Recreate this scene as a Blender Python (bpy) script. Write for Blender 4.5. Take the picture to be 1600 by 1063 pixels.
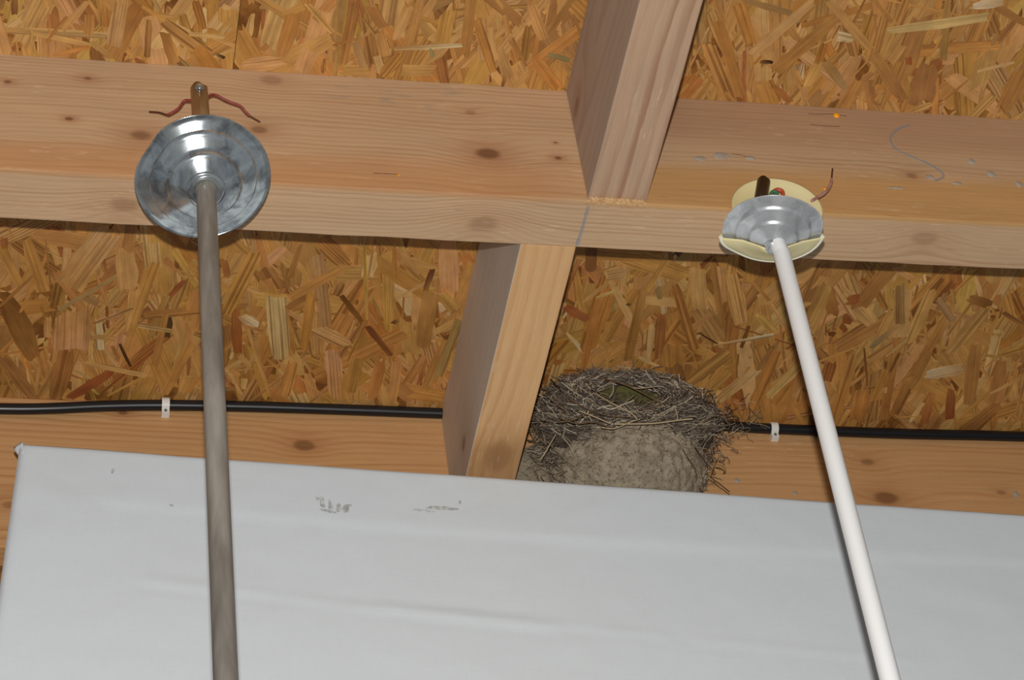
import bpy, bmesh, math, random
from mathutils import Vector, Matrix, noise as mnoise

scene = bpy.context.scene
for o in list(bpy.data.objects):
    bpy.data.objects.remove(o, do_unlink=True)
COL = scene.collection

# ------------------------------------------------------------------ camera
EYE = 1.55                                   # eye height above the floor; all heights below are measured from the eye
YAW, PITCH, ROLL, FPX = 0.281970, 0.767334, -0.156331, 3677.12
_f = Vector((math.sin(YAW)*math.cos(PITCH), math.cos(YAW)*math.cos(PITCH), math.sin(PITCH)))
_r0 = _f.cross(Vector((0, 0, 1))).normalized(); _u0 = _r0.cross(_f)
_r = _r0*math.cos(ROLL) + _u0*math.sin(ROLL); _u = -_r0*math.sin(ROLL) + _u0*math.cos(ROLL)
cam = bpy.data.cameras.new('camera'); camo = bpy.data.objects.new('camera', cam); COL.objects.link(camo)
cam.sensor_width = 36; cam.lens = 36*FPX/1600; cam.clip_start = .05
camo.matrix_world = Matrix.Translation((0, 0, EYE)) @ Matrix((_r, _u, -_f)).transposed().to_4x4()
scene.camera = camo

# ------------------------------------------------------------------ light
world = bpy.data.worlds.new('daylight'); scene.world = world; world.use_nodes = True
bg = world.node_tree.nodes['Background']
bg.inputs['Color'].default_value = (.74, .87, 1.0, 1); bg.inputs['Strength'].default_value = .15
fl = bpy.data.lights.new('camera_flash', 'SPOT'); fl.energy = 260; fl.spot_size = math.radians(62); fl.spot_blend = .5; fl.color = (1, .97, .93); fl.shadow_soft_size = .014
flo = bpy.data.objects.new('camera_flash', fl); COL.objects.link(flo)
flo.matrix_world = Matrix.Translation(Vector((0, 0, EYE)) + _u*.12 - _r*.004) @ Matrix((_r, _u, -_f)).transposed().to_4x4()
scene.view_settings.view_transform = 'Standard'; scene.view_settings.look = 'None'
scene.view_settings.exposure = 0; scene.view_settings.gamma = 1
scene.view_settings.use_curve_mapping = False

# ------------------------------------------------------------------ reference planes
ZC = 2.366      # underside of the ceiling boards
ZB = 2.150      # underside of beam and joists
YF, YK = 1.890, 1.970   # front and back faces of the beam
YW = 2.515      # front face of the wall plate
def ray(x, y): return _r*((x-800)/FPX) - _u*((y-531.5)/FPX) + _f
def atY(x, y, Y): d = ray(x, y); return d*(Y/d.y)
def atZ(x, y, Z): d = ray(x, y); return d*(Z/d.z)
def atD(x, y, D): return ray(x, y)*D

# ------------------------------------------------------------------ object helpers
def wl(o):
    v = Vector((0, 0, 0))
    while o: v = v + o.location; o = o.parent
    return v
def link(o, parent, loc):
    loc = Vector(loc) + Vector((0, 0, EYE)); COL.objects.link(o)
    if parent: o.parent = parent; o.location = loc - wl(parent)
    else: o.location = loc
    return o
def tag(o, label=None, cat=None, group=None, kind=None):
    if label: o['label'] = label
    if cat: o['category'] = cat
    if group: o['group'] = group
    if kind: o['kind'] = kind
    return o
def empty(name, loc):
    o = bpy.data.objects.new(name, None); o.empty_display_size = .05
    return link(o, None, loc)
def obj(name, verts, faces, mat, parent=None, loc=None, smooth=False):
    vs = [Vector(v) for v in verts]
    if loc is None:
        loc = sum(vs, Vector())/len(vs)
    loc = Vector(loc)
    me = bpy.data.meshes.new(name); me.from_pydata([v-loc for v in vs], [], faces); me.update()
    if smooth: me.polygons.foreach_set('use_smooth', [True]*len(me.polygons))
    if mat: me.materials.append(mat)
    return link(bpy.data.objects.new(name, me), parent, loc)
def box(x0, x1, y0, y1, z0, z1):
    v = [(x, y, z) for x in (x0, x1) for y in (y0, y1) for z in (z0, z1)]
    f = [(0, 1, 3, 2), (4, 6, 7, 5), (0, 4, 5, 1), (2, 3, 7, 6), (0, 2, 6, 4), (1, 5, 7, 3)]
    return v, f
def timber(name, x0, x1, y0, y1, z0, z1, mat, bevel=.0018, axis='x', wob=.0008, seed=0):
    """a sawn timber: box cut along its length, with slightly worn, uneven edges"""
    bm = bmesh.new()
    v, f = box(x0, x1, y0, y1, z0, z1)
    vs = [bm.verts.new(p) for p in v]
    for q in f: bm.faces.new([vs[i] for i in q])
    bmesh.ops.recalc_face_normals(bm, faces=bm.faces)
    lo, hi = (x0, x1) if axis == 'x' else (y0, y1)
    ax = 0 if axis == 'x' else 1
    n = max(4, int((hi-lo)/.045))
    for i in range(1, n):
        co = [0, 0, 0]; co[ax] = lo+(hi-lo)*i/n; no = [0, 0, 0]; no[ax] = 1
        bmesh.ops.bisect_plane(bm, geom=bm.verts[:]+bm.edges[:]+bm.faces[:], plane_co=co, plane_no=no)
    ed = [e for e in bm.edges if len(e.link_faces) == 2 and e.calc_face_angle(0) > .7]
    bmesh.ops.bevel(bm, geom=ed, offset=bevel, segments=2, affect='EDGES', profile=.6)
    c = Vector(((x0+x1)/2, (y0+y1)/2, (z0+z1)/2))
    for w in bm.verts:
        p = w.co
        k = mnoise.noise(Vector((p.x*14+seed, p.y*14, p.z*14)))*wob + mnoise.noise(Vector((p.x*50+seed, p.y*50, p.z*50)))*wob*.5
        for i in range(3):
            if i != ax: w.co[i] += k*(1 if p[i] > c[i] else -1)
        w.co -= c
    me = bpy.data.meshes.new(name); bm.to_mesh(me); bm.free(); me.materials.append(mat)
    return link(bpy.data.objects.new(name, me), None, c)
def frame_of(d):
    d = d.normalized(); a = Vector((0, 0, 1)) if abs(d.z) < .9 else Vector((1, 0, 0))
    s = d.cross(a).normalized(); return s, s.cross(d).normalized()
def tube_data(pts, rad, n=8, cap=True, base=0):
    pts = [Vector(p) for p in pts]; V = []; F = []
    rr = rad if isinstance(rad, (list, tuple)) else [rad]*len(pts)
    s, t = frame_of(pts[1]-pts[0])
    for i, p in enumerate(pts):
        d = (pts[min(i+1, len(pts)-1)]-pts[max(i-1, 0)]).normalized()
        s = (s - d*s.dot(d)).normalized(); t = d.cross(s)
        for k in range(n):
            a = 2*math.pi*k/n; V.append(p + (s*math.cos(a)+t*math.sin(a))*rr[i])
    for i in range(len(pts)-1):
        for k in range(n):
            k2 = (k+1) % n
            F.append((base+i*n+k, base+i*n+k2, base+(i+1)*n+k2, base+(i+1)*n+k))
    if cap:
        V += V[:n]+V[-n:]; m = base+len(pts)*n          # caps have rims of their own so that the wall shades straight
        F.append(tuple(m+k for k in range(n))[::-1]); F.append(tuple(m+n+k for k in range(n)))
    return V, F
def tube(name, pts, rad, mat, parent=None, n=12, loc=None, cap=True):
    V, F = tube_data(pts, rad, n, cap)
    return obj(name, V, F, mat, parent, loc, smooth=True)
def smooth_path(pts, k=6):
    pts = [Vector(p) for p in pts]; out = []
    for i in range(len(pts)-1):
        a, b, c, d = pts[max(i-1, 0)], pts[i], pts[i+1], pts[min(i+2, len(pts)-1)]
        for j in range(k):
            t = j/k
            out.append(.5*((2*b)+(c-a)*t+(2*a-5*b+4*c-d)*t*t+(3*b-a-3*c+d)*t**3))
    out.append(pts[-1]); return out
def lathe(name, prof, org, axis, mat, parent, n=72, dent=None, a0=0, a1=2*math.pi, xdir=None):
    """profile of (radius, distance along axis) swept about axis through org"""
    ax = axis.normalized()
    if xdir is None: s, t = frame_of(ax)
    else:
        s = (xdir-ax*xdir.dot(ax)).normalized(); t = ax.cross(s)
    V = []; F = []; full = a1-a0 > 6.28; m = n if full else n+1
    for r, h in prof:
        for k in range(m):
            a = a0+(a1-a0)*k/n; rr, hh = (r, h) if dent is None else dent(r, h, a)
            V.append(org + (s*math.cos(a)+t*math.sin(a))*rr + ax*hh)
    for i in range(len(prof)-1):
        for k in range(n):
            k2 = (k+1) % m
            F.append((i*m+k, i*m+k2, (i+1)*m+k2, (i+1)*m+k))
    return obj(name, V, F, mat, parent, org, smooth=True)

# ------------------------------------------------------------------ shader helpers
class X:
    """a socket with arithmetic"""
    def __init__(s, nt, k): s.nt, s.k = nt, k
    def m(s, op, b=None, c=None, clamp=False):
        n = s.nt.nodes.new('ShaderNodeMath'); n.operation = op; n.use_clamp = clamp
        for i, v in enumerate((s, b, c)):
            if v is None: continue
            if isinstance(v, X): s.nt.links.new(v.k, n.inputs[i])
            else: n.inputs[i].default_value = v
        return X(s.nt, n.outputs[0])
    def __add__(s, b): return s.m('ADD', b)
    __radd__ = __add__
    def __sub__(s, b): return s.m('SUBTRACT', b)
    def __mul__(s, b): return s.m('MULTIPLY', b)
    __rmul__ = __mul__
    def __truediv__(s, b): return s.m('DIVIDE', b)
    def sq(s): return s*s
    def exp(s): return s.m('EXPONENT') if False else X.const(s.nt, math.e).m('POWER', s)
    def step(s, a, b):
        n = s.nt.nodes.new('ShaderNodeMapRange'); n.interpolation_type = 'SMOOTHSTEP'
        s.nt.links.new(s.k, n.inputs[0]); n.inputs[1].default_value = a; n.inputs[2].default_value = b
        return X(s.nt, n.outputs[0])
    @staticmethod
    def const(nt, v):
        n = nt.nodes.new('ShaderNodeValue'); n.outputs[0].default_value = v; return X(nt, n.outputs[0])
def vec(nt, x, y, z):
    n = nt.nodes.new('ShaderNodeCombineXYZ')
    for i, v in enumerate((x, y, z)):
        if isinstance(v, X): nt.links.new(v.k, n.inputs[i])
        else: n.inputs[i].default_value = v
    return n.outputs[0]
def noise(nt, v, scale=1, detail=3, rough=.5, dist=0):
    n = nt.nodes.new('ShaderNodeTexNoise'); n.inputs['Scale'].default_value = scale; n.inputs['Detail'].default_value = detail
    n.inputs['Roughness'].default_value = rough; n.inputs['Distortion'].default_value = dist
    nt.links.new(v, n.inputs['Vector']); return X(nt, n.outputs[0])
def srgb(*c):
    return tuple(((v/255)/12.92 if v <= 10 else (((v/255)+.055)/1.055)**2.4) for v in c)+(1,)
def mix(nt, f, a, b, mode='MIX'):
    n = nt.nodes.new('ShaderNodeMix'); n.data_type = 'RGBA'; n.blend_type = mode
    for k, v in ((0, f), (6, a), (7, b)):
        if isinstance(v, X): nt.links.new(v.k, n.inputs[k])
        elif k == 0: n.inputs[0].default_value = v
        elif isinstance(v, tuple): n.inputs[k].default_value = v
        else: nt.links.new(v, n.inputs[k])
    return n.outputs[2]
def gray(nt, x):
    n = nt.nodes.new('ShaderNodeCombineColor')
    for i in range(3): nt.links.new(x.k, n.inputs[i])
    return n.outputs[0]
def material(name, rough=.6, metal=0, color=None, spec=.4):
    m = bpy.data.materials.new(name); m.use_nodes = True; nt = m.node_tree; b = nt.nodes['Principled BSDF']
    b.inputs['Roughness'].default_value = rough; b.inputs['Metallic'].default_value = metal
    b.inputs['Specular IOR Level'].default_value = spec
    if color: b.inputs['Base Color'].default_value = color
    return m, nt, b
def position(nt):
    g = nt.nodes.new('ShaderNodeNewGeometry'); s = nt.nodes.new('ShaderNodeSeparateXYZ')
    nt.links.new(g.outputs['Position'], s.inputs[0])
    x, y, z = (X(nt, s.outputs[i]) for i in range(3)); return x, y, z-EYE
def bump(nt, b, h, strength=.3, dist=.001):
    n = nt.nodes.new('ShaderNodeBump'); n.inputs['Strength'].default_value = strength; n.inputs['Distance'].default_value = dist
    nt.links.new(h.k, n.inputs['Height']); nt.links.new(n.outputs[0], b.inputs['Normal'])

def wood(name, axis, pith, freq, early, late, knots=(), zone=None, fiber=.35, ringamt=.55, rough=.62, grey=None, knotcol=(104, 66, 38)):
    """sawn timber: growth rings about a pith line, bent round the knots, with fibre streaks.
    knots: (x, y, z, radius, swirl, darkness)"""
    m, nt, b = material(name, rough, spec=.35)
    x, y, z = position(nt)
    a, c, d = (x, y, z) if axis == 'x' else (y, x, z)
    big = noise(nt, vec(nt, a*1.6, c*5, d*5), 1, 2)
    med = noise(nt, vec(nt, a*7, c*26, d*26), 1, 3)
    r = ((c-pith[0]).sq() + (d-pith[1]).sq()).m('SQRT') + (big-.5)*.040 + (med-.5)*.008
    km = None; halo = None
    for (kx, ky, kz, kr, sw, dk) in knots:
        ka, kc = (kx, ky) if axis == 'x' else (ky, kx)
        dd = ((a-ka)/1.5).sq() + (c-kc).sq() + (d-kz).sq()
        wob = (med-.5)*kr*1.1
        dist = dd.m('SQRT') + wob
        g = (dd*(-1/(kr*2.6)**2)).exp()
        r = r + g*sw
        core = dist.step(kr*1.1, kr*.45)*dk
        hal = (dd*(-1/(kr*2.1)**2)).exp()*dk
        km = core if km is None else km.m('MAXIMUM', core)
        halo = hal if halo is None else halo.m('MAXIMUM', hal)
    t = r*freq
    fr = t.m('FRACT')
    ring = fr.step(.25, .92) - fr.step(.93, 1.0)
    ringvar = noise(nt, vec(nt, a*1.2, t*.55, 0.3), 1, 2).step(.3, .72)
    fib = noise(nt, vec(nt, a*9, c*520, d*520), 1, 3, .6)
    streak = noise(nt, vec(nt, a*2.2, c*95, d*95), 1, 3, .6)
    blot = noise(nt, vec(nt, a*4.5, c*15, d*15), 1, 4, .62)
    ea, la = srgb(*early), srgb(*late)
    col = mix(nt, (ring*(.12+ringvar*.88)*ringamt).m('ADD', (streak-.5)*.9, clamp=True), ea, la)
    if zone: col = zone(nt, x, y, z, col, blot)
    if grey:
        col = mix(nt, blot.step(.45, .75)*grey[1], col, srgb(*grey[0]))
    if halo is not None:
        col = mix(nt, halo*.5, col, srgb(150, 84, 38))
        col = mix(nt, km*(.55+blot*.5), col, srgb(*knotcol))
    shade = (1-fiber*.5) + fib*fiber + (streak-.5)*.22 + (blot-.5)*.28
    # small dark checks and flecks along the grain
    fleck = noise(nt, vec(nt, a*26, c*330, d*330), 1, 2).step(.70, .80)*noise(nt, vec(nt, a*5, c*21, d*21), 1, 1).step(.5, .62)
    shade = shade - fleck*.32
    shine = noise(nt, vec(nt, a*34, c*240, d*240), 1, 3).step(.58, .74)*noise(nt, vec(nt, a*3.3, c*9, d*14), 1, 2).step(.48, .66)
    col = mix(nt, shine*.38, col, srgb(232, 208, 176))  # pale raised-grain flecks, with the glare on them painted into the colour
    col = mix(nt, 1.0, col, gray(nt, shade), 'MULTIPLY')
    nt.links.new(col, b.inputs['Base Color'])
    bump(nt, b, fib*.8 + ring*.12 - fleck*1.2, .45, .0009)
    return m

# ------------------------------------------------------------------ materials
def plain(name, col, rough=.5, metal=0, var=.0, scale=30, spec=.4, bmp=0, col2=None, stretch=(1, 1, 1), lo=.35, hi=.7):
    m, nt, b = material(name, rough, metal, srgb(*col), spec)
    x, y, z = position(nt)
    n = noise(nt, vec(nt, x*stretch[0], y*stretch[1], z*stretch[2]), scale, 5, .6)
    if col2: nt.links.new(mix(nt, n.step(lo, hi), srgb(*col), srgb(*col2)), b.inputs['Base Color'])
    if var:
        rr = (n-.5)*var + rough; nt.links.new(rr.k, b.inputs['Roughness'])
    if bmp: bump(nt, b, n, bmp, .001)
    return m

def beam_zone(nt, x, y, z, col, blot):
    f1 = y.step(1.900, 1.892)                                     # front face only
    hz = (z + (blot-.5)*.03 - x*.012)
    lower = hz.step(2.235, 2.195)*x.step(.62, .76)*f1              # honey coloured sapwood to the right of the joist
    col = mix(nt, lower*.7, col, srgb(198, 148, 84))
    l2 = hz.step(2.222, 2.178)*x.step(.70, .60)*f1
    col = mix(nt, l2*.6, col, srgb(192, 136, 86))
    up = hz.step(2.24, 2.30)*x.step(.66, .8)*f1
    col = mix(nt, up*.55, col, srgb(170, 128, 98))
    blue = noise(nt, vec(nt, x*24, y, z*85), 1, 2).step(.56, .66)*noise(nt, vec(nt, x*7, y, z*10+3.1), 1, 1).step(.47, .6)*z.step(2.29, 2.32)*f1*x.step(.30, .4)*x.step(.72, .62)
    col = mix(nt, blue*.4, col, srgb(150, 138, 124))
    return col
def K(x, y, Y=YF): p = atY(x, y, Y); return p.x, p.y, p.z
def KZ(x, y, Z=ZB): p = atZ(x, y, Z); return p.x, p.y, p.z
M = {}
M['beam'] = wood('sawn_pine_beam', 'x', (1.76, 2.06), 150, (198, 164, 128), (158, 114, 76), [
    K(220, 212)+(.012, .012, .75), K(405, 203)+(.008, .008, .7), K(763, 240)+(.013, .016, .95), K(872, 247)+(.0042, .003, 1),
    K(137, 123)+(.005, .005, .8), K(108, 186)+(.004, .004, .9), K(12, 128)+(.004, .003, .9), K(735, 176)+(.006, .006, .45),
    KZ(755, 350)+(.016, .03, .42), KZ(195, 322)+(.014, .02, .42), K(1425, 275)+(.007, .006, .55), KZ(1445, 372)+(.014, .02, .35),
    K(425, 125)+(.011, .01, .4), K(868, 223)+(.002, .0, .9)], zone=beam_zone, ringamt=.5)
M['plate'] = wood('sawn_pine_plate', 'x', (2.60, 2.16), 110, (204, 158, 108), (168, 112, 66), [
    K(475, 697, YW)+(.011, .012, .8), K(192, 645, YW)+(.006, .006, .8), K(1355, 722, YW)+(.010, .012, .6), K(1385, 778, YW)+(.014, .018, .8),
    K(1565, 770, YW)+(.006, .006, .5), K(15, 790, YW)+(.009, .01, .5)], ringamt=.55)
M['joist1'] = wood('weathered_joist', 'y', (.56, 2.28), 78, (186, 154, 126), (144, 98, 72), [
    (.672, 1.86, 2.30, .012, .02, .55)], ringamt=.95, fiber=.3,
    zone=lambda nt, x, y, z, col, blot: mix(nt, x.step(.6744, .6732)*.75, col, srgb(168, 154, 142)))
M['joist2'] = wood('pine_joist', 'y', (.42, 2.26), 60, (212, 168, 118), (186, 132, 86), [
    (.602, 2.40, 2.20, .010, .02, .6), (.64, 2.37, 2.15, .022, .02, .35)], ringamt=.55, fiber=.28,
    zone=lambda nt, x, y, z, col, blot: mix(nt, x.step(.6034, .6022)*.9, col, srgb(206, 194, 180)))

# oriented strand board: colour per strand, grain along each strand
def strand_material():
    m, nt, b = material('strand_wood', .5, spec=.45)
    ca = nt.nodes.new('ShaderNodeVertexColor'); ca.layer_name = 'tint'
    uv = nt.nodes.new('ShaderNodeUVMap'); uv.uv_map = 'grain'
    s = nt.nodes.new('ShaderNodeSeparateXYZ'); nt.links.new(uv.outputs[0], s.inputs[0])
    u, v = X(nt, s.outputs[0]), X(nt, s.outputs[1])
    fib = noise(nt, vec(nt, u*14, v*420, 0), 1, 3, .6)
    line = noise(nt, vec(nt, u*2.6, v*240, 5), 1, 2, .5).step(.46, .60)
    blot = noise(nt, vec(nt, u*22, v*40, 9), 1, 3, .6)
    al = X(nt, ca.outputs['Alpha'])
    px_, py_, pz_ = position(nt)
    wn = noise(nt, vec(nt, px_*26, py_*13, pz_*20), 1, 4, .6)
    col = mix(nt, line*al*.7, ca.outputs['Color'], srgb(112, 62, 18))
    sh = .55 + fib*.75 + (blot-.5)*.8 + (X(nt, wn.k)-.5)*.35
    col = mix(nt, 1.0, col, gray(nt, sh), 'MULTIPLY')
    hs = nt.nodes.new('ShaderNodeHueSaturation'); hs.inputs['Hue'].default_value = .5015; hs.inputs['Saturation'].default_value = .97; hs.inputs['Value'].default_value = .97
    nt.links.new(col, hs.inputs['Color']); col = hs.outputs[0]
    nt.links.new(col, b.inputs['Base Color'])
    bump(nt, b, fib + line*.5, .35, .0006)
    return m
M['strand'] = strand_material()
M['osb_core'] = plain('strand_board_core', (150, 98, 40), .7, col2=(110, 66, 22), scale=40)
M['floor'] = plain('concrete_floor', (150, 145, 136), .85, col2=(126, 120, 112), scale=6)
M['wall'] = plain('strand_board_wall', (160, 108, 50), .75, col2=(112, 70, 28), scale=14, stretch=(1, 1, 3))
M['cable'] = plain('black_cable_sheath', (20, 22, 26), .36, var=.1, spec=.5)
M['clip'] = plain('white_plastic', (226, 226, 220), .45)
M['nail'] = plain('steel_nail', (150, 150, 150), .35, 1)
def faint(name, col, amt, scale):
    m, nt, b = material(name, .95, color=srgb(*col), spec=.1)
    x, y, z = position(nt); n = noise(nt, vec(nt, x, y, z), scale, 4, .65).step(.30, .52)
    nt.links.new((n*amt).k, b.inputs['Alpha']); return m
M['chalk'] = faint('blue_chalk', (158, 164, 170), .6, 240)
M['glue'] = faint('grey_mortar_smear', (188, 182, 170), .7, 130)
M['resin'] = plain('amber_resin', (255, 170, 20), .12, spec=.8)  # resin colour brightened to carry the flash glint on the drops
M['splinter'] = plain('torn_wood', (226, 194, 146), .7, col2=(196, 150, 100), scale=120)

# ------------------------------------------------------------------ the setting
random.seed(4)
v, f = box(-2.2, 3.6, -2.5, 2.56, -EYE-.05, -EYE)
tag(obj('floor', v, f, M['floor']), kind='structure')
v, f = box(-2.2, 3.6, 2.556, 2.60, -EYE, 2.39)
tag(obj('wall_back', v, f, M['wall']), kind='structure')
ceil = tag(empty('ceiling', (.7, 2.0, ZC)), kind='structure')
SEAM = .238
def slab(x0, x1, y0, y1):
    v, f = box(x0, x1, y0, y1, ZC, ZC+.018)
    return obj('strand_board', v, f, M['osb_core'], ceil)
boards = {'near_a': (-1.3, SEAM-.0004, .6, 1.929), 'near_b': (SEAM+.0004, 2.9, .6, 1.929), 'far': (-1.3, 2.9, 1.931, 2.556)}
slabs = {k: slab(*b) for k, b in boards.items()}

PAL = {'t': (206, 152, 82), 'g': (200, 140, 58), 'o': (192, 124, 50), 'b': (168, 112, 52), 'd': (122, 70, 26), 'k': (54, 32, 14),
       'p': (216, 172, 108), 'w': (222, 198, 156), 'r': (158, 86, 36), 'm': (210, 156, 98), 'y': (200, 154, 66), 'e': (146, 128, 86), 'q': (170, 130, 80)}
def strand_poly(c, ang, L, W, rnd, ragged=.18):
    """outline of a flake: long, split along the grain, uneven ends"""
    ca, sa = math.cos(ang), math.sin(ang); out = []
    sk = rnd.uniform(-.3, .3)*W
    tp0, tp1 = rnd.uniform(.55, 1), rnd.uniform(.55, 1)
    ns = 4; pts = []
    for i in range(ns+1):
        t = i/ns; w = W/2*(tp0+(1-tp0)*min(1, t*3))*(1 if t < .6 else tp1+(1-tp1)*min(1, (1-t)*3))
        pts.append((-L/2+sk+(L-1.5*sk)*t, -w*rnd.uniform(.82, 1.12)))
    pts += [(L/2+rnd.uniform(-ragged, ragged)*W*2, -.12*W), (L/2+rnd.uniform(-ragged, ragged)*W*2, .2*W)]
    for i in range(ns, -1, -1):
        t = i/ns; w = W/2*(tp0+(1-tp0)*min(1, t*3))*(1 if t < .6 else tp1+(1-tp1)*min(1, (1-t)*3))
        pts.append((-L/2-sk+(L+.5*sk)*t, w*rnd.uniform(.82, 1.12)))
    pts += [(-L/2+rnd.uniform(-ragged, ragged)*W*2, .15*W), (-L/2+rnd.uniform(-ragged, ragged)*W*2, -.15*W)]
    return [(c[0]+p*ca-q*sa, c[1]+p*sa+q*ca, p, q) for p, q in pts]
def clip_poly(poly, x0, x1, y0, y1):
    for ax, lim, sg in ((0, x0, 1), (0, x1, -1), (1, y0, 1), (1, y1, -1)):
        out = []
        for i in range(len(poly)):
            A, B = poly[i-1], poly[i]
            da, db = (A[ax]-lim)*sg, (B[ax]-lim)*sg
            if (da >= 0) != (db >= 0):
                t = da/(da-db); out.append(tuple(A[j]+(B[j]-A[j])*t for j in range(4)))
            if db >= 0: out.append(B)
        poly = out
        if len(poly) < 3: return None
    return poly
def strands_mesh(name, items, parent, loc):
    """items: (poly, height below the board, tint, grain contrast, seed)"""
    V = []; F = []; cols = []; uvs = []
    for poly, h, tint, gr, sd in items:
        n = len(poly); b0 = len(V); tl = h[1] if isinstance(h, tuple) else 0; h0 = h[0] if isinstance(h, tuple) else h
        L = max(abs(p[2]) for p in poly) or 1
        for p in poly: V.append((p[0], p[1], ZC-h0-tl*p[2]/L))
        for p in poly: V.append((p[0], p[1], ZC))
        F.append(tuple(b0+i for i in range(n))[::-1])
        for i in range(n):
            j = (i+1) % n; F.append((b0+i, b0+j, b0+n+j, b0+n+i))
        base = (198, 142, 70); cc = []; fade = (rnd.random()**1.6*.75, rnd.random()**1.6*.75)
        for p in poly:
            k = fade[0] if p[2] < 0 else fade[1]; jt = rnd.uniform(-7, 7)
            cc.append(srgb(*[max(4, min(250, t_*(1-k)+b_*k+jt)) for t_, b_ in zip(tint, base)])[:3]+(gr,))
        cols += cc+cc
        uvs += [(p[2]+sd*3.7, p[3]+sd*1.3) for p in poly]*2
    o = obj(name, V, F, M['strand'], parent, loc)
    me = o.data
    ca = me.color_attributes.new('tint', 'FLOAT_COLOR', 'POINT')
    ca.data.foreach_set('color', [q for c in cols for q in c])
    ul = me.uv_layers.new(name='grain')
    ul.data.foreach_set('uv', [q for l in me.loops for q in uvs[l.vertex_index]])
    return o
rnd = random.Random(11)
def jitter(t, k=14): 
    s = rnd.uniform(-k, k); return tuple(max(5, min(250, c+s+rnd.uniform(-5, 5))) for c in t)
for key, (x0, x1, y0, y1) in boards.items():
    items = []
    ya, yb = max(y0, 1.05), min(y1, YW+.0)
    xa, xb = max(x0, -.9), min(x1, 2.4)
    area = (xb-xa)*(yb-ya)
    for i in range(int(area*2900)):
        layer = i/(area*2900)
        cx, cy = rnd.uniform(xa, xb), rnd.uniform(ya, yb)
        ang = math.pi/2 + rnd.gauss(-.12, .5) if rnd.random() < .86 else rnd.uniform(0, math.pi)
        small = rnd.random() < .28
        L = rnd.uniform(.025, .065) if small else rnd.uniform(.07, .165)
        W = rnd.uniform(.004, .012) if small else rnd.uniform(.010, .036)
        k = rnd.choices('tgobdpmrykwq', [18, 18, 17, 13, 3.2, 10, 14, 5.5, 5, .7, 1.6, 5])[0]
        if k == 'k': L *= .35; W *= .4
        elif rnd.random() < .30: W = rnd.uniform(.002, .007)
        poly = clip_poly(strand_poly((cx, cy), ang, L, W, rnd), x0, x1, y0, YW if key == 'far' else y1)
        if poly: items.append((poly, (.0003+layer*.0006, rnd.uniform(-.00015, .00015)), jitter(tuple(.76*c_+.24*b_ for c_, b_ in zip(PAL[k], (196, 142, 72)))), rnd.random()**1.5, rnd.random()))
    tag(strands_mesh('wood_strands', items, slabs[key], ((xa+xb)/2, (ya+yb)/2, ZC)), kind='stuff')

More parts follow.
